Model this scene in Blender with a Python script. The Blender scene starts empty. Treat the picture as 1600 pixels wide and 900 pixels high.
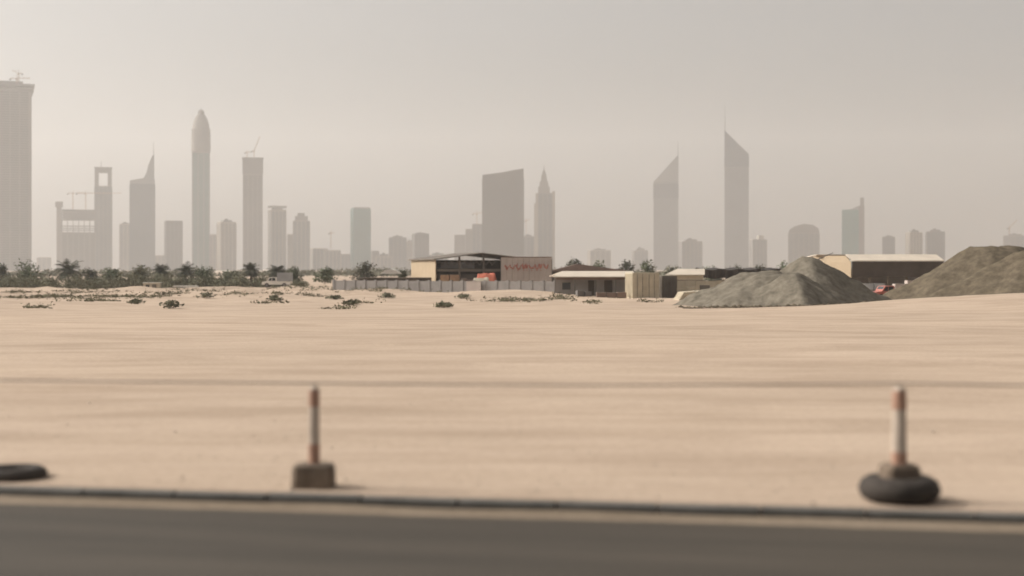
import bpy, math, random
from mathutils import Vector, Matrix, noise
R = math.radians
random.seed(7)
scene = bpy.context.scene
COL = scene.collection

# ------------------------------------------------------------------ camera, sky, sun, exposure
H = 2.2            # eye height above the road
F = 2222.0         # 50 mm lens, in pixels of the 1600 px wide photograph
HZ = 420.0         # row of the horizon
cam_d = bpy.data.cameras.new('camera')
cam_d.lens = 50; cam_d.sensor_width = 36
cam_d.shift_y = -(450.0 - HZ) / 1600.0
cam_d.clip_start = 0.1; cam_d.clip_end = 30000
cam_d.dof.use_dof = True
cam_d.dof.focus_distance = 62.0
cam_d.dof.aperture_fstop = 0.58
cam = bpy.data.objects.new('camera', cam_d)
cam.location = (0, 0, H); cam.rotation_euler = (R(90), 0, 0)
COL.objects.link(cam); scene.camera = cam

SUN_AZ, SUN_EL = R(-78), R(33)     # azimuth from +Y (view direction), negative = to the left
sun_dir = Vector((math.sin(SUN_AZ) * math.cos(SUN_EL), math.cos(SUN_AZ) * math.cos(SUN_EL), math.sin(SUN_EL)))
w = bpy.data.worlds.new('World'); scene.world = w; w.use_nodes = True
nt = w.node_tree; nt.nodes.clear()
sky = nt.nodes.new('ShaderNodeTexSky'); sky.sky_type = 'NISHITA'; sky.sun_disc = False
sky.sun_elevation = SUN_EL; sky.sun_rotation = SUN_AZ
sky.air_density = 1.0; sky.dust_density = 8.0; sky.ozone_density = 0.6; sky.altitude = 0
hs = nt.nodes.new('ShaderNodeHueSaturation'); hs.inputs['Saturation'].default_value = 0.18
tint = nt.nodes.new('ShaderNodeMix'); tint.data_type = 'RGBA'; tint.blend_type = 'MULTIPLY'
tint.inputs[0].default_value = 1.0; tint.inputs[7].default_value = (1.0, 0.992, 0.975, 1)
bg = nt.nodes.new('ShaderNodeBackground'); bg.inputs['Strength'].default_value = 0.148
wo = nt.nodes.new('ShaderNodeOutputWorld')
nt.links.new(sky.outputs[0], hs.inputs['Color']); nt.links.new(hs.outputs[0], tint.inputs[6])
nt.links.new(tint.outputs[2], bg.inputs['Color']); nt.links.new(bg.outputs[0], wo.inputs['Surface'])
sun_l = bpy.data.lights.new('sun', 'SUN'); sun_l.energy = 3.35; sun_l.angle = R(1.5); sun_l.color = (1.0, 0.95, 0.875)
sun = bpy.data.objects.new('sun', sun_l); sun.rotation_euler = sun_dir.to_track_quat('Z', 'Y').to_euler()
sun.location = (0, 0, 30); COL.objects.link(sun)
vs = scene.view_settings
vs.view_transform = 'Standard'; vs.look = 'None'; vs.exposure = 0.0; vs.gamma = 1.0; vs.use_curve_mapping = False
try:
    scene.cycles.volume_bounces = 2; scene.cycles.max_bounces = 6
    scene.cycles.use_denoising = True
except Exception:
    pass

# ------------------------------------------------------------------ materials
def mat(name, col, rough=0.85, var=0.12, scale=1.0, metal=0.0, bump=0.0, bscale=20.0, stretch=None, emit=None, spec=0.3):
    m = bpy.data.materials.new(name); m.use_nodes = True
    t = m.node_tree; b = t.nodes['Principled BSDF']
    b.inputs['Roughness'].default_value = rough; b.inputs['Metallic'].default_value = metal
    b.inputs['Specular IOR Level'].default_value = spec
    geo = t.nodes.new('ShaderNodeTexCoord')
    mp = t.nodes.new('ShaderNodeMapping')
    if stretch: mp.inputs['Scale'].default_value = stretch
    t.links.new(geo.outputs['Object'], mp.inputs['Vector'])
    n1 = t.nodes.new('ShaderNodeTexNoise'); n1.inputs['Scale'].default_value = scale; n1.inputs['Detail'].default_value = 5
    n1.inputs['Roughness'].default_value = 0.6
    t.links.new(mp.outputs[0], n1.inputs['Vector'])
    cr = t.nodes.new('ShaderNodeValToRGB')
    cr.color_ramp.elements[0].position = 0.3; cr.color_ramp.elements[1].position = 0.7
    lo = [max(0, c * (1 - var)) for c in col]; hi = [min(1, c * (1 + var)) for c in col]
    cr.color_ramp.elements[0].color = (*lo, 1); cr.color_ramp.elements[1].color = (*hi, 1)
    t.links.new(n1.outputs['Fac'], cr.inputs['Fac']); t.links.new(cr.outputs[0], b.inputs['Base Color'])
    if bump:
        n2 = t.nodes.new('ShaderNodeTexNoise'); n2.inputs['Scale'].default_value = bscale; n2.inputs['Detail'].default_value = 6
        t.links.new(mp.outputs[0], n2.inputs['Vector'])
        bp = t.nodes.new('ShaderNodeBump'); bp.inputs['Strength'].default_value = bump; bp.inputs['Distance'].default_value = 0.05
        t.links.new(n2.outputs['Fac'], bp.inputs['Height']); t.links.new(bp.outputs[0], b.inputs['Normal'])
    return m

M = dict(
    concrete=mat('concrete', (.20, .18, .16), .9, .12, .02),
    concrete_dark=mat('concrete_dark', (.15, .135, .125), .9, .15, .02),
    beige_clad=mat('beige_cladding', (.28, .245, .20), .85, .08, .02),
    glass_grey=mat('grey_glass', (.09, .095, .105), .35, .15, .02, spec=.5),
    glass_green=mat('green_glass', (.05, .135, .125), .3, .15, .02, spec=.5),
    glass_brown=mat('brown_glass', (.085, .07, .06), .35, .12, .02, spec=.5),
    alu=mat('aluminium_panel', (.21, .205, .20), .5, .08, .02, metal=.3),
    steel=mat('steel', (.16, .15, .14), .6, .1, .2, metal=.4),
    crane=mat('crane_paint', (.3, .2, .12), .7, .1, .2),
    kerb=mat('kerb_concrete', (.125, .117, .105), .9, .3, 2.0, bump=.4, bscale=40),
    gravel=mat('heap_gravel', (.162, .141, .110), 1.0, .32, 1.6, bump=1.0, bscale=9, spec=.05),
    gravel2=mat('heap_gravel_brown', (.118, .095, .067), 1.0, .32, 1.6, bump=1.0, bscale=9, spec=.05),
    foliage=mat('foliage', (.115, .13, .078), .8, .35, .8, spec=.15),
    foliage_dry=mat('foliage_dry', (.155, .15, .098), .85, .35, .8, spec=.1),
    foliage_dark=mat('foliage_dark', (.088, .088, .064), .85, .35, .8, spec=.1),
    scrub=mat('scrub_leaves', (.15, .14, .085), .9, .35, .6, spec=.1),
    bark=mat('bark', (.13, .10, .075), .95, .25, 4.0),
    blockwall=mat('block_wall', (.27, .25, .235), .95, .14, .7),
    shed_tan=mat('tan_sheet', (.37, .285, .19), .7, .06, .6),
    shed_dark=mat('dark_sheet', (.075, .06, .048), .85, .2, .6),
    shed_mid=mat('weathered_steel', (.15, .125, .10), .8, .2, .8),
    roof_pale=mat('pale_roof_sheet', (.54, .465, .375), .7, .1, .5),
    roof_red=mat('dusty_red_roof', (.19, .135, .11), .85, .2, .7),
    panel_grey=mat('hoarding_panel', (.40, .335, .295), .8, .1, .5),
    red_paint=mat('red_lettering', (.38, .15, .115), .7, .15, 1.0),
    beige_paint=mat('beige_paint', (.46, .40, .30), .75, .12, 1.2),
    white_paint=mat('white_paint', (.72, .68, .62), .6, .08, .8),
    red_body=mat('red_vehicle_paint', (.36, .12, .09), .45, .1, .8),
    grey_body=mat('grey_box_paint', (.30, .30, .30), .6, .1, .8),
    rubber=mat('tyre_rubber', (.05, .041, .034), .9, .35, 5.0, bump=.4, bscale=30),
    window=mat('vehicle_glass', (.03, .035, .04), .15, .1, 1.0, spec=.5),
    lamp=mat('lamp_lens', (.6, .58, .5), .2, .05, 1.0),
    net=mat('dark_shade_net', (.045, .038, .033), .95, .25, .8),
    tarp_orange=mat('orange_tarpaulin', (.52, .15, .09), .7, .15, .8),
    timber=mat('site_timber', (.27, .17, .10), .85, .25, 1.5),
    post_white=mat('dusty_white_plastic', (.47, .385, .31), .55, .1, 8.0),
    post_red=mat('faded_red_plastic', (.37, .215, .15), .55, .15, 8.0),
    wire=mat('wire_rope', (.06, .05, .045), .6, .15, 20.0, metal=.3),
    block=mat('brown_rubber_block', (.16, .12, .088), .95, .35, 6.0, bump=.5, bscale=25),
    pebble=mat('pebbles', (.40, .33, .26), .95, .3, 3.0),
)

# sand: broad patches, streaks along the road, grain
def sand_material(name, col, th):
    m = bpy.data.materials.new(name); m.use_nodes = True
    t = m.node_tree; b = t.nodes['Principled BSDF']; L = t.links.new
    b.inputs['Roughness'].default_value = 1.0; b.inputs['Specular IOR Level'].default_value = 0.05
    g = t.nodes.new('ShaderNodeTexCoord')
    def noi(scale3, sc, det=5, rot=th, rough=.55):
        mp = t.nodes.new('ShaderNodeMapping'); mp.inputs['Rotation'].default_value = (0, 0, -rot); mp.inputs['Scale'].default_value = scale3
        n = t.nodes.new('ShaderNodeTexNoise'); n.inputs['Scale'].default_value = sc; n.inputs['Detail'].default_value = det
        n.inputs['Roughness'].default_value = rough
        L(g.outputs['Object'], mp.inputs['Vector']); L(mp.outputs[0], n.inputs['Vector']); return n.outputs['Fac']
    def ramp(f, a, c, pa=.35, pc=.65):
        r = t.nodes.new('ShaderNodeValToRGB'); r.color_ramp.elements[0].position = pa; r.color_ramp.elements[1].position = pc
        r.color_ramp.elements[0].color = (*a, 1); r.color_ramp.elements[1].color = (*c, 1); L(f, r.inputs['Fac']); return r.outputs[0]
    def mul(a, c):
        x = t.nodes.new('ShaderNodeMix'); x.data_type = 'RGBA'; x.blend_type = 'MULTIPLY'; x.inputs[0].default_value = 1
        L(a, x.inputs[6]); L(c, x.inputs[7]); return x.outputs[2]
    base = ramp(noi((1, 1, 1), .045, 4), [c * .93 for c in col], [c * 1.05 for c in col])
    streak = ramp(noi((.11, 1.3, 1), .8, 6), (.935, .93, .92), (1.03, 1.03, 1.04), .25, .7)
    fine = ramp(noi((.22, 3.0, 1), 1.6, 6, rough=.7), (.93, .925, .915), (1.03, 1.03, 1.03), .3, .7)
    patch = ramp(noi((.20, .48, 1), 1.0, 6, th - .12, .62), (.85, .835, .82), (1.01, 1.01, 1.01), .36, .56)
    grain = ramp(noi((1, 1, 1), 9.0, 7, rough=.75), (.86, .85, .84), (1.08, 1.08, 1.08), .3, .7)
    c = mul(mul(mul(mul(base, streak), fine), patch), grain)
    L(c, b.inputs['Base Color'])
    n1 = noi((.25, 2.2, 1), 1.4, 6, rough=.65); n2 = noi((1, 1, 1), 14.0, 6, rough=.7)
    b1 = t.nodes.new('ShaderNodeBump'); b1.inputs['Strength'].default_value = .25; b1.inputs['Distance'].default_value = .12; L(n1, b1.inputs['Height'])
    b2 = t.nodes.new('ShaderNodeBump'); b2.inputs['Strength'].default_value = .5; b2.inputs['Distance'].default_value = .02
    L(n2, b2.inputs['Height']); L(b1.outputs[0], b2.inputs['Normal']); L(b2.outputs[0], b.inputs['Normal'])
    return m

# ------------------------------------------------------------------ helpers
class MB:
    def __init__(s): s.v = []; s.f = []
    def add(s, vs, fs):
        o = len(s.v); s.v += [tuple(v) for v in vs]; s.f += [tuple(i + o for i in f) for f in fs]; return s
    def box(s, x0, x1, y0, y1, z0, z1):
        s.add([(x0,y0,z0),(x1,y0,z0),(x1,y1,z0),(x0,y1,z0),(x0,y0,z1),(x1,y0,z1),(x1,y1,z1),(x0,y1,z1)],
              [(0,3,2,1),(4,5,6,7),(0,1,5,4),(1,2,6,5),(2,3,7,6),(3,0,4,7)]); return s
    def prism(s, pts, y0, y1):            # outline in x,z extruded along y
        n = len(pts)
        s.add([(x, y0, z) for x, z in pts] + [(x, y1, z) for x, z in pts],
              [tuple(range(n)), tuple(range(2*n-1, n-1, -1))] + [(i, i + n, (i+1) % n + n, (i+1) % n) for i in range(n)]); return s
    def loft(s, secs):
        n = len(secs[0]); vs = [p for sec in secs for p in sec]; fs = [tuple(range(n-1, -1, -1)), tuple(range((len(secs)-1)*n, len(secs)*n))]
        for k in range(len(secs)-1):
            for i in range(n):
                j = (i+1) % n; fs.append((k*n+i, k*n+j, (k+1)*n+j, (k+1)*n+i))
        s.add(vs, fs); return s
    def tube(s, pts, rads, n=6):
        secs = []; pts = [Vector(p) for p in pts]
        if not hasattr(rads, '__len__'): rads = [rads] * len(pts)
        for i, p in enumerate(pts):
            d = (pts[min(i+1, len(pts)-1)] - pts[max(i-1, 0)]).normalized()
            a = d.cross(Vector((0, 0, 1)) if abs(d.z) < .95 else Vector((0, 1, 0))).normalized(); b = d.cross(a)
            secs.append([tuple(p + (a * math.cos(2*math.pi*k/n) + b * math.sin(2*math.pi*k/n)) * rads[i]) for k in range(n)])
        return s.loft(secs)
    def lattice(s, a, b, wd, r, step):
        a, b = Vector(a), Vector(b); d = b - a; L = d.length; d.normalize()
        u = d.cross(Vector((0, 1, 0)) if abs(d.y) < .9 else Vector((1, 0, 0))).normalized(); w_ = d.cross(u)
        off = [(u + w_) * wd/2, (u - w_) * wd/2, (-u - w_) * wd/2, (-u + w_) * wd/2]
        for o in off: s.tube([a + o, b + o], r, 4)
        n = max(2, int(L / step))
        for i in range(n):
            for q in range(4):
                s.tube([a + d*(L*i/n) + off[q], a + d*(L*(i+1)/n) + off[(q+1) % 4]], r * .6, 3)
        return s
    def build(s, name, m, parent=None, smooth=False):
        me = bpy.data.meshes.new(name); me.from_pydata(s.v, [], s.f); me.validate(); me.update()
        me.materials.append(m)
        if smooth:
            for p in me.polygons: p.use_smooth = True
        o = bpy.data.objects.new(name, me); COL.objects.link(o)
        if parent is not None: o.parent = parent
        return o

def ring(cx, cy, z, rx, ry=None, n=16):
    ry = ry or rx
    return [(cx + rx * math.cos(2*math.pi*k/n), cy + ry * math.sin(2*math.pi*k/n), z) for k in range(n)]
def tag(o, label, cat, group=None, kind=None):
    if label: o['label'] = label
    if cat: o['category'] = cat
    if group: o['group'] = group
    if kind: o['kind'] = kind
    return o
def struct(o): o['kind'] = 'structure'; return o
def thing(name, label, cat, loc, rz=0, group=None):
    e = bpy.data.objects.new(name, None); e.location = loc; e.rotation_euler = (0, 0, rz); e.empty_display_size = .5
    COL.objects.link(e); return tag(e, label, cat, group)
def smooth(x, a, b):
    t = min(1, max(0, (x - a) / (b - a))); return t * t * (3 - 2 * t)

# ------------------------------------------------------------------ road frame and terrain
O2 = Vector((-4.92, 13.67)); T2 = Vector((9.30, -1.51)).normalized(); N2 = Vector((-T2.y, T2.x)); TH = math.atan2(T2.y, T2.x)
def uv(u, v, z=0.0):
    p = O2 + T2 * u + N2 * v; return Vector((p.x, p.y, z))
def to_uv(x, y):
    d = Vector((x, y)) - O2; return d.dot(T2), d.dot(N2)
BUMPS = [ # X, Y, rx, ry, amp
    (1.0, 172, 9, 12, .75), (-12, 176, 8, 8, .30), (46, 106, 17, 16, 1.35), (30, 104, 13, 9, .35), (20, 150, 9, 6, .25),
    (-72, 205, 22, 9, .75), (-46, 214, 12, 8, .8), (-58, 192, 7, 5, .75), (-30, 205, 9, 6, .9), (-18, 196, 7, 5, .7), (-36, 188, 6, 4, .65), (-46, 180, 6, 4, .5), (-10, 186, 6, 4, .45), (-66, 172, 8, 4, .45), (-27, 172, 5, 4, .4), (-62, 180, 9, 6, .3), (-40, 176, 10, 6, .35), (-24, 182, 8, 5, .3), (-30, 246, 16, 8, .75),
    (-14, 60, 9, 3, .16), (3, 50, 8, 2.5, .15), (-20, 46, 8, 2.2, .18), (-4, 40, 7, 1.8, .12), (12, 56, 9, 2.5, .15), (9, 38, 7, 1.5, .12), (22, 62, 9, 3, .15), (-9, 33, 6, 1.2, .09), (2, 31, 6, 1.2, .09), (12, 32, 6, 1.2, .09)]
def gz(x, y):
    u, v = to_uv(x, y)
    if v < -0.02: return -0.05
    z = 0.125 - 1.2 * smooth(y, 26, 128) - 0.32 * smooth(y, 128, 220)
    for bx, by, rx, ry, a in BUMPS:
        q = ((x - bx) / rx) ** 2 + ((y - by) / ry) ** 2
        if q < 9: z += a * math.exp(-q * 1.1)
    far = smooth(v, 60, 170) * (1 - smooth(v, 400, 900))
    p = Vector((u, v, 0))
    z += smooth(v, .2, 3) * .022 * noise.noise(Vector((u * .5, v * 1.5, 3)))
    z += smooth(v, 3, 14) * .07 * noise.noise(Vector((u * .11, v * .35, 9)))
    lf = far * (1 + 1.2 * smooth(-x, 5, 30)) 
    z += lf * .22 * noise.noise(Vector((u * .07, v * .12, 1))) + lf * .18 * noise.noise(Vector((u * .25, v * .35, 5)))
    return z
def hit(px, py):                      # where the sight line of a photo pixel meets the ground
    y = 12.0; dx, dz = (px - 800) / F, -(py - HZ) / F
    while y < 4000:
        if H + dz * y <= gz(dx * y, y): return Vector((dx * y, y, gz(dx * y, y)))
        y *= 1.004
    return Vector((dx * y, y, gz(dx * y, y)))
def at(px, Y, dz=0.0):                # a spot on the ground at distance Y
    x = (px - 800) / F * Y; return Vector((x, Y, gz(x, Y) + dz))

def axis(d0, g, near, far):
    a = [0.0]
    while a[-1] < near: a.append(a[-1] + d0 + g * a[-1])
    while a[-1] < far: a.append(a[-1] * 1.12)
    return a
vpos = axis(.14, .012, 300, 5300); upos = axis(.28, .012, 150, 3000)
us = [-x for x in reversed(upos[1:])] + upos; us = [x + 5 for x in us]
vsl = [-400, -60, -12, -3, -.03] + [x + .0 for x in vpos]
gm = MB()
for v_ in vsl:
    for u_ in us:
        p = uv(u_, v_); gm.v.append((p.x, p.y, gz(p.x, p.y)))
nu = len(us)
for j in range(len(vsl) - 1):
    for i in range(nu - 1): gm.f.append((j*nu+i, j*nu+i+1, (j+1)*nu+i+1, (j+1)*nu+i))
M['sand'] = sand_material('sand', (.485, .380, .292), TH)
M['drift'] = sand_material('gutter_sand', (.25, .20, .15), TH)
struct(gm.build('ground', M['sand'], None, True))

def asphalt():
    m = mat('asphalt', (.060, .049, .0375), .82, .26, .9, bump=.35, bscale=45, stretch=(.18, 1.6, 1), spec=.25); return m
M['asphalt'] = asphalt()
rb = MB()
def strip(mb, sec, u0, u1, n=60):
    k = len(sec); o = len(mb.v)
    for i in range(n + 1):
        u_ = u0 + (u1 - u0) * i / n
        for v_, z_ in sec: mb.v.append((u_, v_, z_))
    for i in range(n):
        for j in range(k - 1): mb.f.append((o+i*k+j, o+(i+1)*k+j, o+(i+1)*k+j+1, o+i*k+j+1))
    return mb
def road_obj(mb, name, m, sm=False):
    o = mb.build(name, m, None, sm); o.location = (O2.x, O2.y, 0); o.rotation_euler = (0, 0, TH); return o
struct(road_obj(strip(MB(), [(-11, 0), (-.10, 0)], -250, 250, 2), 'road', M['asphalt']))
# kerb of separate concrete lengths
kb = MB(); L0 = .9
for i in range(-120, 130):
    a, b = i * L0 + .010, (i + 1) * L0 - .010; j = random.uniform(-.008, .008)
    kb.loft([[(a, -.12 + j, -.03), (a, -.115 + j, .10), (a, -.10 + j, .118 + j), (a, .01, .12 + j), (a, .01, -.03)],
             [(b, -.12 + j, -.03), (b, -.115 + j, .10), (b, -.10 + j, .118 + j), (b, .01, .12 + j), (b, .01, -.03)]])
struct(road_obj(kb, 'kerb', M['kerb']))
# blown sand lying in the gutter
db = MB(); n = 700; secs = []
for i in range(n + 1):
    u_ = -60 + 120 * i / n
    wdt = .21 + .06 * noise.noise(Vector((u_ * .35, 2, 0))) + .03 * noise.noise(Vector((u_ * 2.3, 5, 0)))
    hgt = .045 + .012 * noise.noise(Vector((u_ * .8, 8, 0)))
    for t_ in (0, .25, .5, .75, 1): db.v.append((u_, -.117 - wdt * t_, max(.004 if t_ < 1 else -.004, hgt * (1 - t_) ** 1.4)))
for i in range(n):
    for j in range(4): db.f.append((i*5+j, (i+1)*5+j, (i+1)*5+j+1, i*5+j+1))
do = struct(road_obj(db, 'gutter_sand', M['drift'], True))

# ------------------------------------------------------------------ far towers
GZ = -1.35
def base(px, Y): return (((px - 800) / F) * Y, Y, gz(((px - 800) / F) * Y, Y))
def facade(root, w_, d_, z0, z1, fh=4.0, glass='glass_grey', wall='concrete', piers=4, sp=.34, ox=0, oy=0):
    hw, hd = w_/2, d_/2
    g = MB().box(ox-hw+.7, ox+hw-.7, oy-hd+.7, oy+hd-.7, z0, z1-.3); g.build('glazing', M[glass], root)
    b = MB(); z = z0
    while z < z1 - fh * .6:
        b.box(ox-hw, ox+hw, oy-hd, oy+hd, z, z + fh * sp); z += fh
    b.box(ox-hw-.1, ox+hw+.1, oy-hd-.1, oy+hd+.1, z1 - fh * .5, z1)
    for i in range(piers + 1):
        x = ox - hw + w_ * i / piers
        for s_ in (-1, 1):
            y = oy + s_ * (hd - .1); b.box(x - .7, x + .7, y - .45, y + .45, z0 - .5, z1 - fh * .5 - .05)
    for s_ in (-1, 1):
        x = ox + s_ * (hw - .1); b.box(x - .45, x + .45, oy - .8, oy + .8, z0 - .5, z1 - fh * .5 - .05)
    b.build('wall', M[wall], root)

class Tw:
    def __init__(s, name, label, x0, x1, Y, rot=0.0, dr=.8, cat='tower', group=None):   # faces its street grid near the sight line
        s.k = Y / F; s.Y = Y; s.cx = (x0 + x1) / 2; bz = base(s.cx, Y); s.bz = bz[2]; ph = math.atan((800 - s.cx) / F); s.kx = s.k * math.cos(ph)
        s.W = (x1 - x0) * s.kx / (math.cos(rot) + dr * math.sin(abs(rot))); s.D = s.W * dr
        s.root = thing(name, label, cat, bz, rot + ph, group)
    def z(s, py): return H - (py - HZ) * s.k - s.bz
    def x(s, px): return (px - s.cx) * s.kx

def plain_tower(name, label, x0, x1, yt, Y, rot=0, dr=.8, plant=0, **kw):
    t = Tw(name, label, x0, x1, Y, R(rot), dr)
    facade(t.root, t.W, t.D, 0, t.z(yt), **kw)
    if plant:
        p = MB().box(-t.W*.28, t.W*.28, -t.D*.28, t.D*.28, t.z(yt), t.z(yt - plant))
        p.box(-t.W*.12, t.W*.05, -t.D*.1, t.D*.1, t.z(yt - plant), t.z(yt - plant * 1.7))
        p.build('roof_plant', M['concrete_dark'], t.root)
    return t

# supertall under construction at the left edge
t = Tw('unfinished_tower', 'tallest grey unfinished tower with construction crown, cut by the photo edge', -62, 49, 2500, 0, .8)
facade(t.root, t.W - 9, t.D, 0, t.z(145), fh=4.2, glass='glass_brown', wall='concrete', piers=7)
MB().box(t.W/2-5, t.W/2, -t.D/2+6, t.D/2-6, 0, t.z(145)).build('corner_shaft', M['concrete'], t.root)
c = MB().box(-t.W/2-3, t.W/2+3, -t.D/2-3, t.D/2+3, t.z(144), t.z(140)).box(-t.W/2-4, t.W/2+5, -t.D/2-4, t.D/2+4, t.z(137.5), t.z(134.5))
for i in range(12):
    x = -t.W/2 + t.W * i / 11; c.box(x-.8, x+.8, -t.D/2-1, -t.D/2+1, t.z(140), t.z(137.5))
c.box(-t.W/2+8, t.W/2-14, -t.D/3, t.D/3, t.z(134.5), t.z(129)); c.build('formwork_deck', M['concrete_dark'], t.root)
# unfinished block with open floors
t = Tw('unfinished_block', 'wide unfinished block with see-through open floors and a slim shaft at its edge', 88, 149, 2900, 0, .5)
x0, x1 = t.x(97), t.x(149); hd = t.D/2
facade(t.root, x1-x0, t.D, 0, t.z(363), fh=4.0, glass='glass_brown', wall='concrete', piers=6, ox=(x0+x1)/2)
c = MB()
for py in (360, 357, 353.5, 344, 340, 336, 332, 328.5): c.box(x0, x1, -hd, hd, t.z(py)-.6, t.z(py)+.7)
for i in range(7):
    x = x0 + (x1-x0) * i / 6
    for y in (-hd+1, hd-1): c.box(x-.7, x+.7, y-.7, y+.7, t.z(363), t.z(329.5))
c.box(x0+2, x1-2, -hd+2, hd-2, t.z(343), t.z(330)); c.build('open_floors', M['concrete_dark'], t.root)
MB().box(t.x(88.5), t.x(96.5), -5, 6, 0, t.z(324)).box(t.x(86.5), t.x(98.5), -7, 8, t.z(324), t.z(315.5)).build('stair_shaft', M['concrete'], t.root)
# tower with the square opening under its roof
t = Tw('portal_tower', 'slim grey tower with a rectangular opening near its flat top and a mast', 148, 175, 3000, 0, .7)
facade(t.root, t.W, t.D, 0, t.z(291), fh=3.9, glass='glass_grey', wall='concrete', piers=4)
hw = t.W/2
MB().box(-hw, t.x(154.5), -t.D/2, t.D/2, t.z(291), t.z(262.5)).box(t.x(168.5), hw, -t.D/2, t.D/2, t.z(291), t.z(262.5)) \
    .box(t.x(154.5), t.x(168.5), -t.D/2+.3, t.D/2-.3, t.z(270), t.z(262.8)).box(-hw-1, hw+1, -t.D/2-1, t.D/2+1, t.z(263), t.z(261.6)).build('roof_portal', M['concrete'], t.root)
MB().tube([(t.x(158), 0, t.z(262)), (t.x(158), 0, t.z(252))], [.9, .4]).build('mast', M['steel'], t.root)
# small shaft left of spired tower
plain_tower('office_tower', 'low pale shaft tucked against the left side of the tower with the slanted fin', 187, 205, 350, 3150, 0, .8, plant=2, wall='beige_clad', glass='glass_grey', piers=3)
# tower with slanted fin
t = Tw('fin_tower', 'dark grey glass tower topped by a slanted fin and thin spire', 203, 242, 3000, 0, .8)
facade(t.root, t.W, t.D, 0, t.z(288), fh=4.2, glass='glass_grey', wall='glass_grey', piers=6)
MB().prism([(-t.W/2, t.z(288)), (t.W/2, t.z(288)), (t.W/2, t.z(281)), (t.x(225), t.z(279)), (-t.W/2, t.z(283))], -t.D/2+.2, t.D/2-.2).build('parapet', M['alu'], t.root)
MB().prism([(t.x(223), t.z(281)), (t.x(241), t.z(281)), (t.x(241), t.z(243)), (t.x(238), t.z(243)), (t.x(232), t.z(258)), (t.x(229), t.z(270))], -t.D/4, t.D/4).build('fin', M['alu'], t.root)
MB().tube([(t.x(240), 0, t.z(245)), (t.x(240), 0, t.z(221))], [1.0, .35]).build('spire', M['steel'], t.root)
plain_tower('office_tower', 'squat plain block between the fin tower and the tall domed tower', 257, 285, 345, 2900, 8, .8, glass='glass_brown', wall='concrete_dark', piers=4)
plain_tower('low_block', 'lowest pale block right of the fin tower, barely above the trees', 241, 257, 399, 3200, 0, .8, wall='beige_clad', piers=3)
# domed tower
t = Tw('domed_tower', 'very tall slender tower with bulging shoulders and a pointed domed crown', 300, 328, 2900, 0, .85)
facade(t.root, t.W*.96, t.D*.96, 0, t.z(238), fh=4.1, glass='glass_green', wall='alu', piers=3, sp=.25)
prof = [(240, 14.2), (232, 14.6), (210, 14.2), (202, 13.6), (195, 12.5), (189, 11.0), (184, 9.0), (181, 7.2), (178, 5.0)]
cb = MB(); cb.loft([ring(0, 0, t.z(py), r * t.k, r * t.k * .9, 20) for py, r in prof]); cb.build('crown', M['concrete'], t.root, True)
cb = MB()
for py in range(204, 240, 4): cb.loft([ring(0, 0, t.z(py), 15.1*t.k, 13.8*t.k, 20), ring(0, 0, t.z(py)+1.8, 15.1*t.k, 13.8*t.k, 20)])
cb.build('balcony_rings', M['concrete'], t.root)
cb = MB().loft([ring(0, 0, t.z(py), r * t.k) for py, r in [(180, 4.2), (177, 5.2), (174, 4.6), (172, 3.2)]]); cb.tube([(0, 0, t.z(173)), (0, 0, t.z(168))], [1.2, .4]); cb.build('finial', M['concrete_dark'], t.root)
plain_tower('low_block', 'narrow low block wedged between domed tower and the balcony tower', 327, 338, 366, 3150, 0, .8, wall='beige_clad', piers=2)
plain_tower('apartment_tower', 'mid-height tower with pale balcony stripes and stepped roof left of the unfinished twin-crane tower', 339, 369, 347, 2850, 18, .8, plant=3, wall='beige_clad', glass='glass_brown', fh=4.6, sp=.42, piers=4)
# tower with two cranes
t = Tw('unfinished_tower', 'tall unfinished tower with dark netted top floors and two roof cranes', 379, 411, 2850, 0, .8)
facade(t.root, t.W*.93, t.D*.93, 0, t.z(272), fh=4.3, glass='glass_brown', wall='concrete', piers=4, sp=.4)
MB().box(-t.W/2, t.W/2, -t.D/2, t.D/2, t.z(271.8), t.z(249)).box(-t.W/2-1, t.W/2+1, -t.D/2-1, t.D/2+1, t.z(248.9), t.z(247)).build('netted_floors', M['concrete_dark'], t.root)
t = plain_tower('apartment_tower', 'mid-height flat-capped tower right of the unfinished twin-crane tower', 419, 447, 328, 2900, 16, .8, wall='beige_clad', glass='glass_grey', fh=4.4, piers=4)
MB().box(-t.W*.53, t.W*.53, -t.D*.53, t.D*.53, t.z(325), t.z(322)).box(-t.W*.3, t.W*.3, -t.D*.3, t.D*.3, t.z(328), t.z(325)).build('roof_cap', M['concrete'], t.root)
t = Tw('stepped_tower', 'tower with stepped shoulders rising to a small notched top right of flat-capped tower', 449, 484, 2950, 0, .7)
facade(t.root, t.x(484)-t.x(458), t.D, 0, t.z(345), glass='glass_grey', wall='beige_clad', fh=4.4, piers=4, ox=(t.x(484)+t.x(458))/2)
MB().box(t.x(449), t.x(457.7), -t.D/3, t.D/3, 0, t.z(366)).build('low_wing', M['beige_clad'], t.root)
MB().box(t.x(461), t.x(481), -t.D/3, t.D/3, t.z(345), t.z(338)).box(t.x(465), t.x(476), -t.D/4, t.D/4, t.z(338), t.z(333)).build('roof_step', M['concrete'], t.root)
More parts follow.
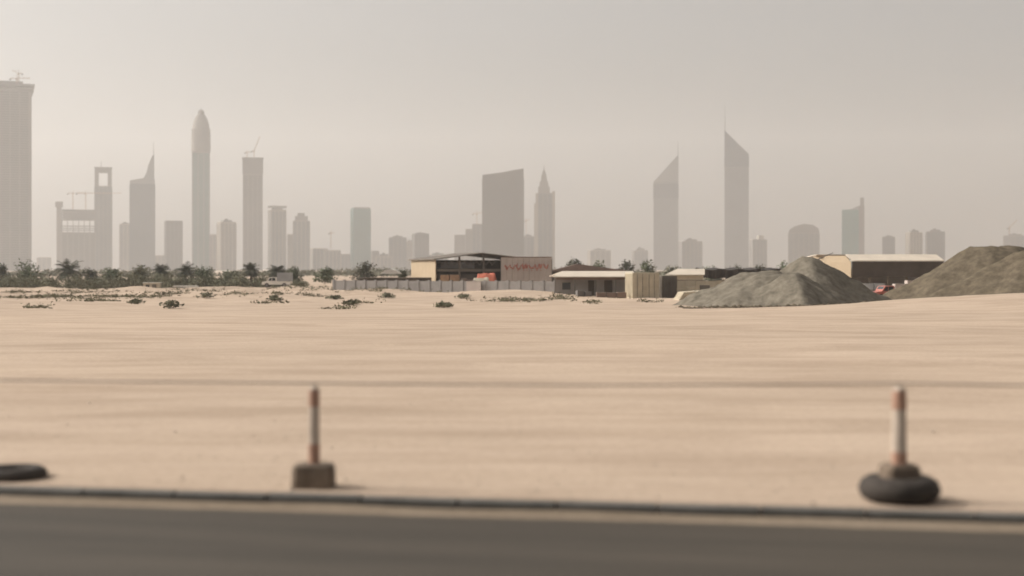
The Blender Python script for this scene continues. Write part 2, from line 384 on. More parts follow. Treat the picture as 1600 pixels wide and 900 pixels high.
# low middle skyline
for x0, x1, yt, Y, lab in [
    (483, 512, 388, 3000, 'low block right of the stepped tower, left end of the low skyline'),
    (505, 532, 391, 2850, 'low block directly under the small lone crane'),
    (528, 549, 397, 3100, 'lowest block touching the left side of the green glass tower'),
    (579, 592, 392, 3000, 'small low block touching the right side of the green glass tower'),
    (588, 612, 400, 2800, 'low block above the white canvas roof, left of the two paired towers'),
    (634, 646, 378, 3100, 'narrow pale block between the two paired mid-height towers'),
    (668, 700, 398, 2900, 'low block behind the gabled steel shed, left of its ridge'),
    (918, 954, 391, 3300, 'faint pale low block above the long white-roofed shed'),
    (988, 1012, 391, 3400, 'faint low block just left of the left slant-topped tower')]:
    plain_tower('low_block', lab, x0, x1, yt, Y, random.choice((0, 10, 18)), .8, plant=random.choice((0, 2, 3)), wall=random.choice(('beige_clad', 'concrete')), glass=random.choice(('glass_grey', 'glass_brown')), piers=4)
t = plain_tower('glass_tower', 'plain greenish slab tower standing alone over the low middle skyline', 548, 579, 326, 2850, 14, .7, glass='glass_green', wall='glass_green', piers=5)
MB().box(-t.W*.47, t.W*.47, -t.D*.47, t.D*.47, t.z(326), t.z(324.4)).build('parapet', M['alu'], t.root)
plain_tower('office_tower', 'left, greyer one of two paired mid-height towers above the beige shed wall', 608, 635, 371, 3000, 0, .8, plant=2, glass='glass_grey', wall='concrete', piers=4)
plain_tower('office_tower', 'right, browner one of two paired mid-height towers above the beige shed wall', 644, 670, 365, 2900, 14, .8, plant=1.2, glass='glass_brown', wall='concrete_dark', piers=4)
# big dark slab and its stepped neighbour
t = Tw('stepped_block', 'broad stepped block climbing toward the left side of the dark wide slab', 710, 756, 2900, 0, .5)
for a, b, py, nm in ((710, 727, 367, 'low_wing'), (727.3, 738, 358, 'middle_wing')):
    MB().box(t.x(a), t.x(b), -t.D/2, t.D/2, 0, t.z(py)).build(nm, M['concrete'], t.root)
facade(t.root, t.x(756)-t.x(738.3), t.D, 0, t.z(350), piers=3, glass='glass_grey', wall='concrete', ox=(t.x(756)+t.x(738.3))/2)
t = Tw('slab_tower', 'wide dark slab tower whose curved roof line rises to the right', 754, 818, 2600, 0, .35)
facade(t.root, t.W, t.D, 0, t.z(279), fh=4.0, glass='glass_brown', wall='glass_brown', piers=14, sp=.3)
MB().prism([(-t.W/2, t.z(279)), (t.W/2, t.z(279)), (t.W/2, t.z(264)), (t.x(800), t.z(267)), (t.x(785), t.z(270)), (t.x(770), t.z(272)), (-t.W/2, t.z(274))], -t.D/2+.3, t.D/2-.3).build('curved_parapet', M['glass_brown'], t.root)
plain_tower('office_tower', 'low block squeezed between the wide dark slab and the spiky stepped tower', 817, 834, 369, 2950, 0, .8, plant=2, wall='concrete', piers=3)
# art deco like spired tower
t = Tw('spired_tower', 'slim tower stepping up on both shoulders to a pointed central spire', 834, 866, 2900, 0, .7)
facade(t.root, t.x(863)-t.x(841), t.D, 0, t.z(302), glass='glass_grey', wall='concrete', piers=3, ox=(t.x(863)+t.x(841))/2)
c = MB().box(t.x(834.5), t.x(840.8), -t.D*.4, t.D*.4, 0, t.z(318)).box(t.x(837), t.x(841), -t.D*.3, t.D*.3, t.z(318), t.z(302)).box(t.x(863.2), t.x(867), -t.D*.35, t.D*.35, 0, t.z(299))
c.build('side_wing', M['beige_clad'], t.root)
cx = t.x(850)
def sq(cx, cy, z, r, q=None): q = q or r; return [(cx-r, cy-q, z), (cx+r, cy-q, z), (cx+r, cy+q, z), (cx-r, cy+q, z)]
MB().loft([sq(cx, 0, t.z(302), 9*t.k), sq(cx, 0, t.z(292), 9*t.k)]).loft([sq(cx, 0, t.z(292), 7*t.k), sq(cx, 0, t.z(284), 6.5*t.k)]).loft([sq(cx, 0, t.z(284), 5*t.k), sq(cx, 0, t.z(275), 4*t.k), sq(cx, 0, t.z(264), .6*t.k)]).build('crown', M['concrete'], t.root)
MB().tube([(cx, 0, t.z(266)), (cx, 0, t.z(258))], [.8, .3]).build('spire', M['steel'], t.root)
# pair of slant topped towers
def slant(label, xl, xr, ybody, yapex, apex_right, Y, mast_py, crown_m, band):
    t = Tw('slant_top_tower', label, xl, xr, Y, 0, .85, 'tower', 'pair of triangular towers with slanted tops')
    hw = t.W/2; d = t.W * .8; tri = [(-hw, -d*.3), (hw, -d*.3), (0, d*.7)]
    def sec(z, s_=1.0): return [(x*s_, y*s_, z) for x, y in tri]
    zb = t.z(ybody)
    MB().loft([sec(0, .985), sec(zb, .985)]).build('glazing', M['glass_grey'], t.root)
    b = MB(); z = 0
    while z < zb - 2: b.loft([sec(z), sec(z + 1.6)]); z += 4.1
    b.build('wall', M['alu'], t.root)
    s_ = 1 if apex_right else -1
    ex = .55
    c = MB().loft([sec(zb + .05), [(-hw, -d*.3, t.z(yapex) if s_ < 0 else zb + .3), (hw, -d*.3, t.z(yapex) if s_ > 0 else zb + .3), (0, d*.7, zb + (t.z(yapex)-zb) * .5)]])
    c.build('slanted_crown', M[crown_m], t.root)
    MB().loft([sec(t.z(band[0]), 1.01), sec(t.z(band[1]), 1.01)]).build('sky_lobby', M['glass_grey'], t.root)
    x = s_ * (hw - 1.2)
    MB().tube([(x, -d*.25, t.z(yapex + 4)), (x, -d*.25, t.z(mast_py))], [.9, .3]).build('mast', M['steel'], t.root)
    return t
slant('left, shorter and paler slant-topped tower, its peak on the right side', 1021, 1060, 285, 242, True, 3300, 221, 'alu', (311, 288))
slant('right, taller slant-topped tower, its peak and mast on the left side', 1132, 1170, 242, 204, False, 3200, 165, 'glass_grey', (262, 245))
plain_tower('office_tower', 'mid-height block with ragged roof just right of the left slant-topped tower', 1060, 1097, 377, 3000, 15, .7, plant=3, wall='concrete', piers=5)
t = plain_tower('office_tower', 'low block with pale top leaning against the right slant-topped tower', 1172, 1198, 374, 3100, 16, .7, wall='concrete', piers=4)
MB().box(-t.W*.05, t.W*.35, -t.D*.3, t.D*.3, t.z(374), t.z(368)).build('roof_cap', M['beige_clad'], t.root)
t = Tw('round_top_tower', 'broad block with a low domed roof standing above the left gravel heap', 1232, 1280, 2950, 0, .6)
facade(t.root, t.W, t.D, 0, t.z(364), glass='glass_grey', wall='concrete', piers=6)
MB().prism([(-t.W/2, t.z(364)), (t.W/2, t.z(364)), (t.W*.47, t.z(357)), (t.W*.3, t.z(352)), (t.x(1256), t.z(350)), (-t.W*.3, t.z(354)), (-t.W*.46, t.z(359))], -t.D/2+.3, t.D/2-.3).build('domed_roof', M['concrete_dark'], t.root)
t = Tw('glass_tower', 'green glass tower with a tall thin blade on its right edge', 1316, 1351, 2900, 0, .7)
facade(t.root, t.x(1341)-t.x(1316), t.D, 0, t.z(328), glass='glass_green', wall='glass_green', piers=4, ox=(t.x(1341)+t.x(1316))/2)
MB().prism([(t.x(1316), t.z(328)), (t.x(1341), t.z(328)), (t.x(1341), t.z(322)), (t.x(1330), t.z(327))], -t.D/3, t.D/3).build('parapet', M['alu'], t.root)
MB().box(t.x(1341.2), t.x(1350.5), -t.D/2+1, t.D/2-1, 0, t.z(322)).box(t.x(1344), t.x(1350), -t.D/5, t.D/5, t.z(322), t.z(309)).build('blade', M['concrete_dark'], t.root)
plain_tower('office_tower', 'small dark lone block right of the green tower with the blade', 1379, 1398, 370, 3000, 0, .8, plant=1.5, glass='glass_grey', wall='concrete_dark', piers=3)
plain_tower('apartment_tower', 'pale beige block above the big shed, left of its grey twin', 1415, 1441, 363, 2900, 25, .8, plant=3, glass='glass_brown', wall='beige_clad', piers=4, sp=.5)
plain_tower('apartment_tower', 'grey block above the right end of the big shed', 1446, 1476, 362, 3000, 6, .8, plant=3, glass='glass_grey', wall='concrete_dark', piers=4)
plain_tower('low_block', 'faint block peeping over the right gravel heap at the photo edge', 1568, 1604, 368, 3100, 0, .8, plant=2, glass='glass_grey', wall='concrete', piers=4)
plain_tower('low_block', 'faint low block between the supertall unfinished tower and the block with open floors', 58, 80, 402, 3300, 0, .8, wall='beige_clad', piers=3)

# ------------------------------------------------------------------ tower cranes
def crane(label, px, ybase, yj, Y, back, fwd, luff=0.0, mw=1.6, tip=6, ground=False):
    k = Y / F; x = (px - 800) / F * Y
    z0 = gz(x, Y) if ground else H - (ybase - HZ) * k
    zj = H - (yj - HZ) * k - z0
    e = thing('tower_crane', label, 'crane', (x, Y, z0), 0, 'tower cranes on the skyline')
    MB().lattice((0, 0, 0), (0, 0, zj), mw, .22, 5).build('mast', M['crane'], e)
    MB().box(-1.3, 1.3, -1.2, 1.2, zj, zj + 2.6).build('cab', M['crane'], e)
    s_ = 1 if fwd > 0 else -1
    tipz = zj + 2 + abs(fwd) * k * math.tan(luff)
    j = MB().lattice((0, 0, zj + 3), (fwd * k, 0, tipz + 1), 1.3, .2, 4); j.tube([(0, 0, zj + 2 + tip), (fwd * k * .7, 0, zj + 2 + (tipz - zj - 2) * .7 + .6)], .12, 4)
    j.build('jib', M['crane'], e)
    MB().lattice((0, 0, zj + 2.6), (-s_ * back * k, 0, zj + 2.6), 1.3, .2, 4).tube([(0, 0, zj + 2 + tip), (-s_ * back * k * .9, 0, zj + 2.8)], .12, 4).tube([(0, 0, zj + 2), (0, 0, zj + 2 + tip)], .35, 4).build('counter_jib', M['crane'], e)
    MB().box(-s_ * back * k - 1.5, -s_ * back * k + 1.5, -1, 1, zj - .4, zj + 2).build('counterweight', M['concrete_dark'], e)
crane('crane with a long flat jib on top of the tallest unfinished tower', 26, 134, 125, 2480, 10, 21, 0, 2.0, 8)
crane('small raised crane above the roof deck of the tallest unfinished tower', 29, 134, 117, 2520, 6, -10, R(25), 2.0, 7)
crane('left crane over the block with open floors, long flat jib', 114, 329, 304, 2900, 8, 38, 0)
crane('crane whose jib reaches right from behind the portal tower', 134, 329, 304, 2960, 14, 56, 0)
crane('left short crane on the roof of the twin-crane tower', 386, 247, 240, 2850, 3, 9, 0, 1.5, 4)
crane('right luffing crane on the roof of the twin-crane tower, jib raised steeply', 397, 247, 238, 2850, 4, 9, R(68), 1.5, 4)
crane('small lone crane over the low middle skyline', 517, 388, 366, 2850, 3, 6, 0, 1.6, 5)
crane('crane above the stepped block left of the dark slab', 745, 352, 336, 2900, 6, 9, R(12))
crane('crane between the dark slab and the spired tower', 822, 369, 347, 2960, 3, 6, R(20))
crane('crane with raised jib over the faint block at the right photo edge', 1577, 366, 358, 3100, 3, 12, R(45))

# ------------------------------------------------------------------ trees and bushes
def leaves(mb, blobs, n, size, rnd, droop=0.0):
    tot = sum(b[3] * b[4] * b[3] for b in blobs)
    for (cx, cy, cz, rx, rz) in blobs:
        for _ in range(max(8, int(n * rx * rz * rx / tot))):
            d = Vector((rnd.gauss(0, 1), rnd.gauss(0, 1), rnd.gauss(0, 1))).normalized()
            r = rnd.random() ** .45 * (1 + rnd.gauss(0, .10))
            p = Vector((cx + d.x * rx * r, cy + d.y * rx * r, cz + d.z * rz * r))
            a = Vector((rnd.gauss(0, 1), rnd.gauss(0, 1), rnd.gauss(0, .6))).normalized(); b = a.cross(d + Vector((.3, .2, .1))).normalized()
            s = size * rnd.uniform(.6, 1.4)
            mb.add([p - a*s - b*s*.2, p - b*s*.5, p + a*s, p + b*s*.5], [(0, 1, 2, 3)])
def tree(name, label, cat, px, top, Y, wpx, fol, rnd, palm=False, group=None, n=None, base_pos=None):
    p = base_pos or at(px, Y); k = p.y / F
    h = max(.5, H - (top - HZ) * k - p.z); w_ = wpx * k / 2
    e = thing(name, label, cat, tuple(p), rnd.uniform(0, 6), group)
    if palm:
        th = h * .62; lean = rnd.uniform(-.2, .2)
        tb = MB().tube([(0, 0, -.3), (lean*.3, 0, th*.5), (lean, 0, th)], [.26, .2, .17], 8); tb.build('trunk', M['bark'], e)
        c = MB()
        nf = 58
        for i in range(nf):
            az = 2*math.pi * i / nf * 5.3 + rnd.uniform(-.2, .2); el = rnd.uniform(-.5, 1.25); L = w_ * rnd.uniform(.6, .95)
            q = Vector((lean, 0, th)); d = Vector((math.cos(az)*math.cos(el), math.sin(az)*math.cos(el), math.sin(el)))
            pts = []
            for s_ in range(8):
                pts.append(q.copy()); q = q + d * (L * 1.25 / 7); d = (d + Vector((0, 0, -.17))).normalized()
            side = Vector((-math.sin(az), math.cos(az), 0))
            for s_ in range(7):
                m_ = (pts[s_] + pts[s_+1]) * .5; ll = .75 * math.sin((s_ + 1.2) / 8.5 * math.pi) + .12
                for sg in (-1, 1):
                    for t_ in (0, .5):
                        o = pts[s_].lerp(pts[s_+1], t_); tip = o + side * sg * ll + (pts[s_+1] - pts[s_]) * .9 + Vector((0, 0, -.18))
                        c.add([o, o + (pts[s_+1] - pts[s_]) * .35, tip], [(0, 1, 2)])
            c.tube(pts, .03, 3)
        c.build('crown', M[fol], e)
    else:
        if h > 1.6:
            tb = MB().tube([(0, 0, -.2), (.05, .03, h*.25), (.1, 0, h*.5)], [.05*h**.5+.06, .09, .06], 7)
            for i in range(5):
                a = i * 1.3 + rnd.random(); tb.tube([(.04, .02, h*(.15+.06*i)), (math.cos(a)*w_*.3, math.sin(a)*w_*.3, h*(.38+.05*i)), (math.cos(a)*w_*.6, math.sin(a)*w_*.6, h*(.55+.06*i))], [.07, .05, .02], 5)
        else:
            tb = MB()
            for i in range(5):
                a = i * 1.26; tb.tube([(0, 0, -.1), (math.cos(a)*w_*.4, math.sin(a)*w_*.4, h*.5)], [.03, .012], 4)
        tb.build('trunk' if h > 1.6 else 'stem', M['bark'], e)
        blobs = []
        nb = 8 if h > 1.6 else 5
        for i in range(nb):
            a = rnd.uniform(0, 6.28); rr = rnd.uniform(.1, .62) * w_; zz = rnd.uniform(.30, .80) * h
            rx = w_ * rnd.uniform(.30, .48)
            blobs.append((math.cos(a)*rr, math.sin(a)*rr, zz, rx, min(rx, h*.28)))
        blobs.append((0, 0, h*.68, w_*.5, h*.30)); blobs.append((0, 0, h*.34, w_*.85, h*.30))
        c = MB(); leaves(c, blobs, n or int(420 + 90 * h), .24 if h > 1.6 else .13, rnd); c.build('crown' if h > 1.6 else 'foliage', M[fol], e)
    return e
rt = random.Random(11)
TL = 'trees along the edge of the sand'
for (px, top, Y, wp, fol, palm, lab) in [
    (2, 411, 262, 34, 'foliage_dark', 0, 'dark low tree at the left photo edge under the tallest unfinished tower'),
    (48, 403, 255, 58, 'foliage', 0, 'broad green dome of a tree below the right side of the tallest unfinished tower'),
    (108, 406, 250, 50, 'foliage_dark', 1, 'dark palm under the block with open floors'),
    (145, 419, 258, 34, 'foliage_dark', 0, 'low dark tree under the left side of the portal tower'),
    (177, 414, 252, 46, 'foliage', 0, 'rounded green tree in the gap right of the portal tower'),
    (219, 411, 262, 42, 'foliage_dry', 0, 'greyish dry-looking tree below the fin tower'),
    (252, 408, 256, 34, 'foliage_dark', 1, 'dark palm just right of the fin tower'),
    (290, 409, 250, 38, 'foliage_dark', 1, 'dark palm left of the foot of the domed tower'),
    (322, 415, 258, 40, 'foliage', 0, 'green tree under the foot of the domed tower'),
    (360, 421, 256, 44, 'foliage', 0, 'low green tree below the balcony-striped tower'),
    (393, 408, 250, 32, 'foliage_dark', 1, 'dark upright palm below the twin-crane tower'),
    (432, 407, 256, 36, 'foliage_dark', 1, 'dark palm behind the small white truck'),
    (459, 413, 252, 34, 'foliage', 0, 'round green tree right of the small white truck'),
    (508, 416, 250, 44, 'foliage', 0, 'low wide green tree on the bare bank below the lone skyline crane'),
    (568, 408, 246, 48, 'foliage_dark', 0, 'dark bushy tree below the lone green glass slab tower'),
    (630, 419, 225, 22, 'foliage', 0, 'small bright green tree at the left end of the beige shed wall'),
    (897, 399, 262, 36, 'foliage_dark', 0, 'pointed dark tree behind the dusty red roof'),
    (936, 405, 258, 42, 'foliage', 0, 'green tree behind the left half of the long white roof'),
    (980, 401, 262, 46, 'foliage_dark', 0, 'darkest wide tree left of the left slant-topped tower'),
    (1012, 402, 255, 40, 'foliage', 0, 'green tree overlapping the left edge of the left slant-topped tower'),
    (1046, 413, 258, 44, 'foliage_dry', 0, 'dull low tree at the foot of the left slant-topped tower'),
    (1112, 414, 246, 50, 'foliage', 0, 'low tree behind the left end of the dark shade net'),
    (1150, 412, 250, 54, 'foliage_dark', 0, 'low tree at the foot of the right slant-topped tower'),
    (1188, 411, 246, 46, 'foliage_dark', 0, 'low tree behind the right end of the dark shade net'),
    (1226, 405, 240, 48, 'foliage', 0, 'green tree peeping over the shoulder of the left gravel heap')]:
    tree('palm_tree' if palm else 'tree', lab, 'palm' if palm else 'tree', px, top, Y, wp, fol, rt, bool(palm), TL)

# continuous undergrowth under the trees: nobody could count it
ug = MB(); ru = random.Random(5)
for i in range(330):
    px = ru.uniform(-120, 412) if i < 250 else (ru.uniform(412, 480) if i < 262 else ru.uniform(1060, 1240))
    Y = ru.uniform(238, 262); p = at(px, Y); h = ru.uniform(1.4, 3.3) if px < 412 else ru.uniform(.9, 1.6)
    leaves(ug, [(p.x, p.y, p.z + h*.42, ru.uniform(1.1, 2.1), h*.52)], 170, .2, ru)
tag(ug.build('undergrowth', M['foliage_dry']), 'olive undergrowth filling the ground below the line of trees', 'undergrowth', None, 'stuff')
fw = MB(); rf = random.Random(31)
for i in range(520):
    x = rf.uniform(-330, 330); y = rf.uniform(640, 820); h = rf.uniform(2.0, 5.2) * (.8 + .5 * noise.noise(Vector((x * .02, 0, 0))))
    leaves(fw, [(x, y, gz(x, y) + h*.45, rf.uniform(2.5, 5.5), h*.55)], 60, .75, rf)
tag(fw.build('far_woods', M['foliage_dry']), 'far hazy belt of low trees in front of the towers', 'woods', None, 'stuff')
# creeping scrub on the sand hummocks
sc = MB(); rs = random.Random(8)
def creeper(px, py, wp, depth, n):
    p = hit(px, py); k = p.y / F
    for _ in range(n):
        a = rs.gauss(0, .42); b = rs.gauss(0, .42); x = p.x + a * wp * k * .5; y = p.y + b * depth
        z = gz(x, y); h = rs.uniform(.05, .38)
        leaves(sc, [(x, y, z + h * .4, rs.uniform(.25, .6), h)], 10, .11, rs)
for (px, py, wp, dd, n) in [(70, 463, 200, 7, 150), (20, 457, 90, 8, 70), (190, 464, 170, 6, 110), (125, 457, 170, 6, 70), (150, 470, 130, 3, 40), (255, 460, 110, 5, 55), (330, 455, 130, 8, 55), (375, 459, 90, 6, 35), (480, 450, 150, 8, 60),
        (585, 452, 110, 6, 50), (670, 456, 90, 5, 30), (810, 470, 160, 4, 60), (880, 466, 70, 5, 30), (430, 458, 60, 5, 20), (420, 474, 60, 3, 14), (490, 463, 60, 3, 20), (530, 483, 60, 2, 12), (60, 481, 60, 2, 14), (560, 474, 60, 3, 14), (930, 473, 60, 3, 14), (1010, 472, 50, 3, 10)]:
    creeper(px, py, wp, dd, int(n * 1.5))
tag(sc.build('scrub', M['scrub']), 'creeping olive scrub scattered over the far sand hummocks', 'scrub', None, 'stuff')
for (px, py, wp, hp, lab) in [
    (268, 482, 44, 13, 'largest dark desert shrub on the open sand below the domed tower'),
    (213, 475, 36, 7, 'low flat shrub on the sand below the fin tower'),
    (322, 466, 40, 9, 'low shrub on the sand hummock below the domed tower'),
    (428, 470, 34, 9, 'low dry shrub on the sand in front of the small white truck'),
    (524, 468, 34, 7, 'small shrub on the sand below the lone skyline crane'),
    (548, 477, 34, 7, 'small pale shrub on the sand below the lone green slab tower'),
    (605, 466, 38, 9, 'shrub on the sand before the block wall, left of the beige shed wall'),
    (692, 481, 40, 11, 'round green shrub standing alone below the left edge of the gabled shed'),
    (722, 467, 34, 9, 'small olive shrub close to the grey block wall below the gabled shed')]:
    tree('desert_shrub', lab, 'shrub', px, py - hp, 0, wp, 'foliage_dry', rt, False, 'desert shrubs on the open sand', 260, hit(px, py))

# ------------------------------------------------------------------ boundary wall, sheds and yard things
def X(px, Y): return (px - 800) / F * Y
def Z(py, Y): return H - (py - HZ) / F * Y
# grey block wall
wl = MB(); Y0, Y1 = 203, 186; xa, xb = X(522, Y0), X(905, Y1); n = 22
wd = Vector((xb - xa, Y1 - Y0)); WL = wd.length; wang = math.atan2(wd.y, wd.x)
e = thing('block_wall', 'long low grey concrete block wall at the back of the sand', 'wall', (xa, Y0, -1.8), wang)
for i in range(n):
    a = WL * i / n; hgt = 2.33 + random.uniform(-.02, .02)
    wl.box(a + .01, a + WL/n - .01, -.1, .1, 0, hgt)
wl.build('wall_panel', M['blockwall'], e)
for i in range(n + 1):
    a = WL * i / n; MB().box(a - .17, a + .17, -.16, .16, 0, 2.46).build('pillar', M['blockwall'], e)
# wide gate panel, slightly paler
tag(MB().box(-1.1, 1.1, -.06, .06, 0, 2.25).box(-1.1, 1.1, -.09, .09, 2.25, 2.33).build('wall_gate', M['panel_grey']), 'pale sheet metal gate set in the block wall below the shed ridge', 'gate')
gg = bpy.data.objects['wall_gate']; gg.location = (X(741, 195), Y0 + (X(741,195)-xa)*wd.y/wd.x - .42, -1.8); gg.rotation_euler = (0, 0, wang)

# bare sand bank behind the wall
bk = MB(); nb_ = 40
for i in range(nb_ + 1):
    x = X(455, 232) + (X(640, 232) - X(455, 232)) * i / nb_
    hh = 1.35 * math.sin(min(1, i / nb_ * 1.4 + .1) * math.pi / 2 if i < 28 else max(0, (nb_ - i) / 12) * math.pi/2) + .15 * noise.noise(Vector((i*.4, 0, 0)))
    for y, q in ((-7, -.3), (-3, .6), (0, 1), (4, .6), (8, -.3)): bk.v.append((x, 232 + y, -1.3 + hh * q))
for i in range(nb_):
    for j in range(4): bk.f.append((i*5+j, (i+1)*5+j, (i+1)*5+j+1, i*5+j+1))
struct(bk.build('sand_bank', M['sand'], None, True))

# gabled steel shed, left side wall catches the sun
Y = 212; k = Y / F; a = R(24)
gx, gy = X(681, Y), Y                      # front left corner
sh = thing('gabled_shed', 'open-fronted dark steel shed with a low gable roof behind the block wall', 'shed', (gx, gy, gz(gx, gy)), a * .9)
g0 = gz(gx, gy); W_ = 150 * k / math.cos(a*.9); D_ = 12; ze = Z(404.5, Y) - g0; zr = Z(394.5, Y) - g0
xr = W_ * .46
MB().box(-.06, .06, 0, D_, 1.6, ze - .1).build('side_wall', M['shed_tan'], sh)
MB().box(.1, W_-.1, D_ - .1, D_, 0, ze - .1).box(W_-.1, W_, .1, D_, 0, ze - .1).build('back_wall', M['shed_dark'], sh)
MB().prism([(-.5, ze - .15), (xr, zr - .15), (W_ + .5, ze - .1), (W_ + .5, ze + .03), (xr, zr), (-.5, ze)], -.6, D_ + .4).build('roof', M['shed_mid'], sh)
for i in range(5):
    MB().box(W_*i/4 - .12 + (.1 if i == 0 else 0), W_*i/4 + .12, .2, .44, 0, ze - .2 + (zr - ze) * (1 - abs(W_*i/4 - xr) / (W_*.55)) * .9).build('post', M['shed_mid'], sh)
MB().box(.3, W_ - .3, .25, .4, ze - 1.9, ze - 1.5).build('beam', M['shed_mid'], sh)
MB().box(.4, W_*.55, .5, 6, ze - 2.9, ze - 2.3).build('upper_rack', M['shed_dark'], sh)
tm = MB()
for i in range(9): tm.tube([(.6 + i, .3, ze - .3), (1.1 + i, .3, ze - .9), (1.6 + i, .3, ze - .3)], .06, 4)
tm.build('truss', M['shed_mid'], sh)
MB().box(1.8, 7.2, 3.0, 5.0, ze - 1.45, ze - .5).build('stored_duct', M['alu'], sh)
# stored things in its mouth
def crates(label, px, Yc, py0, py1, wpx, m, cat='crate', name='crate_stack', grp=None):
    k = Yc / F; x = X(px, Yc); z = gz(x, Yc); e = thing(name, label, cat, (x, Yc, z), random.uniform(-.2, .2), grp)
    hh = Z(py0, Yc) - z; ww = wpx * k; b = MB(); nn = max(2, int(ww / 1.1)); rows = max(1, int(hh / 1.0)); c = MB()
    for i in range(nn):
        hi = hh * random.uniform(.75, 1.0)
        for r_ in range(rows):
            x0 = -ww/2 + ww * i / nn; b.box(x0 + .05, x0 + ww/nn - .05, -.5 + random.uniform(0, .1), .5, hi * r_ / rows + .08, hi * (r_ + 1) / rows - .03)
            c.box(x0 + .08, x0 + ww/nn - .08, -.45, .45, hi * r_ / rows, hi * r_ / rows + .07)
    b.build('crate', M[m], e); c.build('pallet', M['bark'], e); return e
crates('brown timber crates stacked in the left half of the gabled shed mouth', 703, 208, 429, 440, 30, 'timber')
crates('grey-brown crates near the middle of the gabled shed mouth', 730, 207, 431, 440, 20, 'shed_mid')
# orange tarpaulin over a load
def tarp(name, label, px, Yc, py_top, wpx, m, depth=2.2):
    k = Yc / F; x = X(px, Yc); z = gz(x, Yc); hh = Z(py_top, Yc) - z; ww = wpx * k
    b = MB(); N_ = 18
    for j in range(7):
        for i in range(N_ + 1):
            u_ = i / N_; v_ = j / 6
            prof = min(1, 6 * u_, 6 * (1 - u_)) * min(1, 3.2 * v_ + .05, 3.2 * (1 - v_) + .05)
            b.v.append((-ww/2 + ww * u_ * 1.0, -depth/2 + depth * v_, hh * max(0.0, prof) * (1 + .08 * noise.noise(Vector((u_ * 6, v_ * 4, px))))))
    for j in range(6):
        for i in range(N_): b.f.append((j*(N_+1)+i, j*(N_+1)+i+1, (j+1)*(N_+1)+i+1, (j+1)*(N_+1)+i))
    o = b.build(name, M[m], None, True); o.location = (x, Yc, z); return tag(o, label, 'tarpaulin')
tarp('tarpaulin', 'bright orange-red tarpaulin heap at the left foot of the grey hoarding', 760, 203, 427.5, 40, 'tarp_orange')
tarp('tarpaulin', 'faded sand-coloured tarpaulin heap right in front of the orange one', 752, 200, 434.5, 34, 'beige_paint')

# hoarding with a line of red lettering
Y = 199; k = Y / F; x = X(783, Y); z = gz(x, Y); hb = thing('hoarding', 'tall grey hoarding with worn red script, standing in front of the shed', 'hoarding', (x, Y, z), R(-3))
wh = 79 * k; z0, z1 = Z(441, Y) - z, Z(402.5, Y) - z
pb = MB(); n = 9
for i in range(n): pb.box(wh*i/n + .01, wh*(i+1)/n - .01, 0, .05, z0, z1)
pb.build('panel', M['panel_grey'], hb)
MB().box(-.05, wh+.05, -.03, .08, z1, z1 + .12).build('top_rail', M['roof_red'], hb)
for i in range(4): MB().box(wh*i/3 - .08, wh*i/3 + .08, .06, .2, 0, z1 - .1).build('post', M['steel'], hb)
rl = MB(); rr = random.Random(4); xx = .5; zc = z1 - 1.35
while xx < wh - 1.1:                          # flowing illegible script strokes
    L = rr.uniform(.35, .9); pts = []
    for s_ in range(7):
        pts.append((xx + L * s_ / 6, -.02, zc + .32 * math.sin(s_ * 1.1 + rr.uniform(0, 1.5)) + rr.uniform(-.06, .06) + .12 * (xx / wh)))
    rl.tube(pts, [.05, .09, .1, .08, .11, .09, .05], 5)
    if rr.random() < .6: rl.tube([(xx + L*.4, -.02, zc + .1), (xx + L*.45, -.02, zc + rr.uniform(.45, .62))], .07, 5)
    if rr.random() < .5: rl.box(xx + L*.5, xx + L*.5 + .14, -.03, -.005, zc - .5, zc - .38)
    xx += L + rr.uniform(-.02, .12)
rl.build('lettering', M['red_paint'], hb)

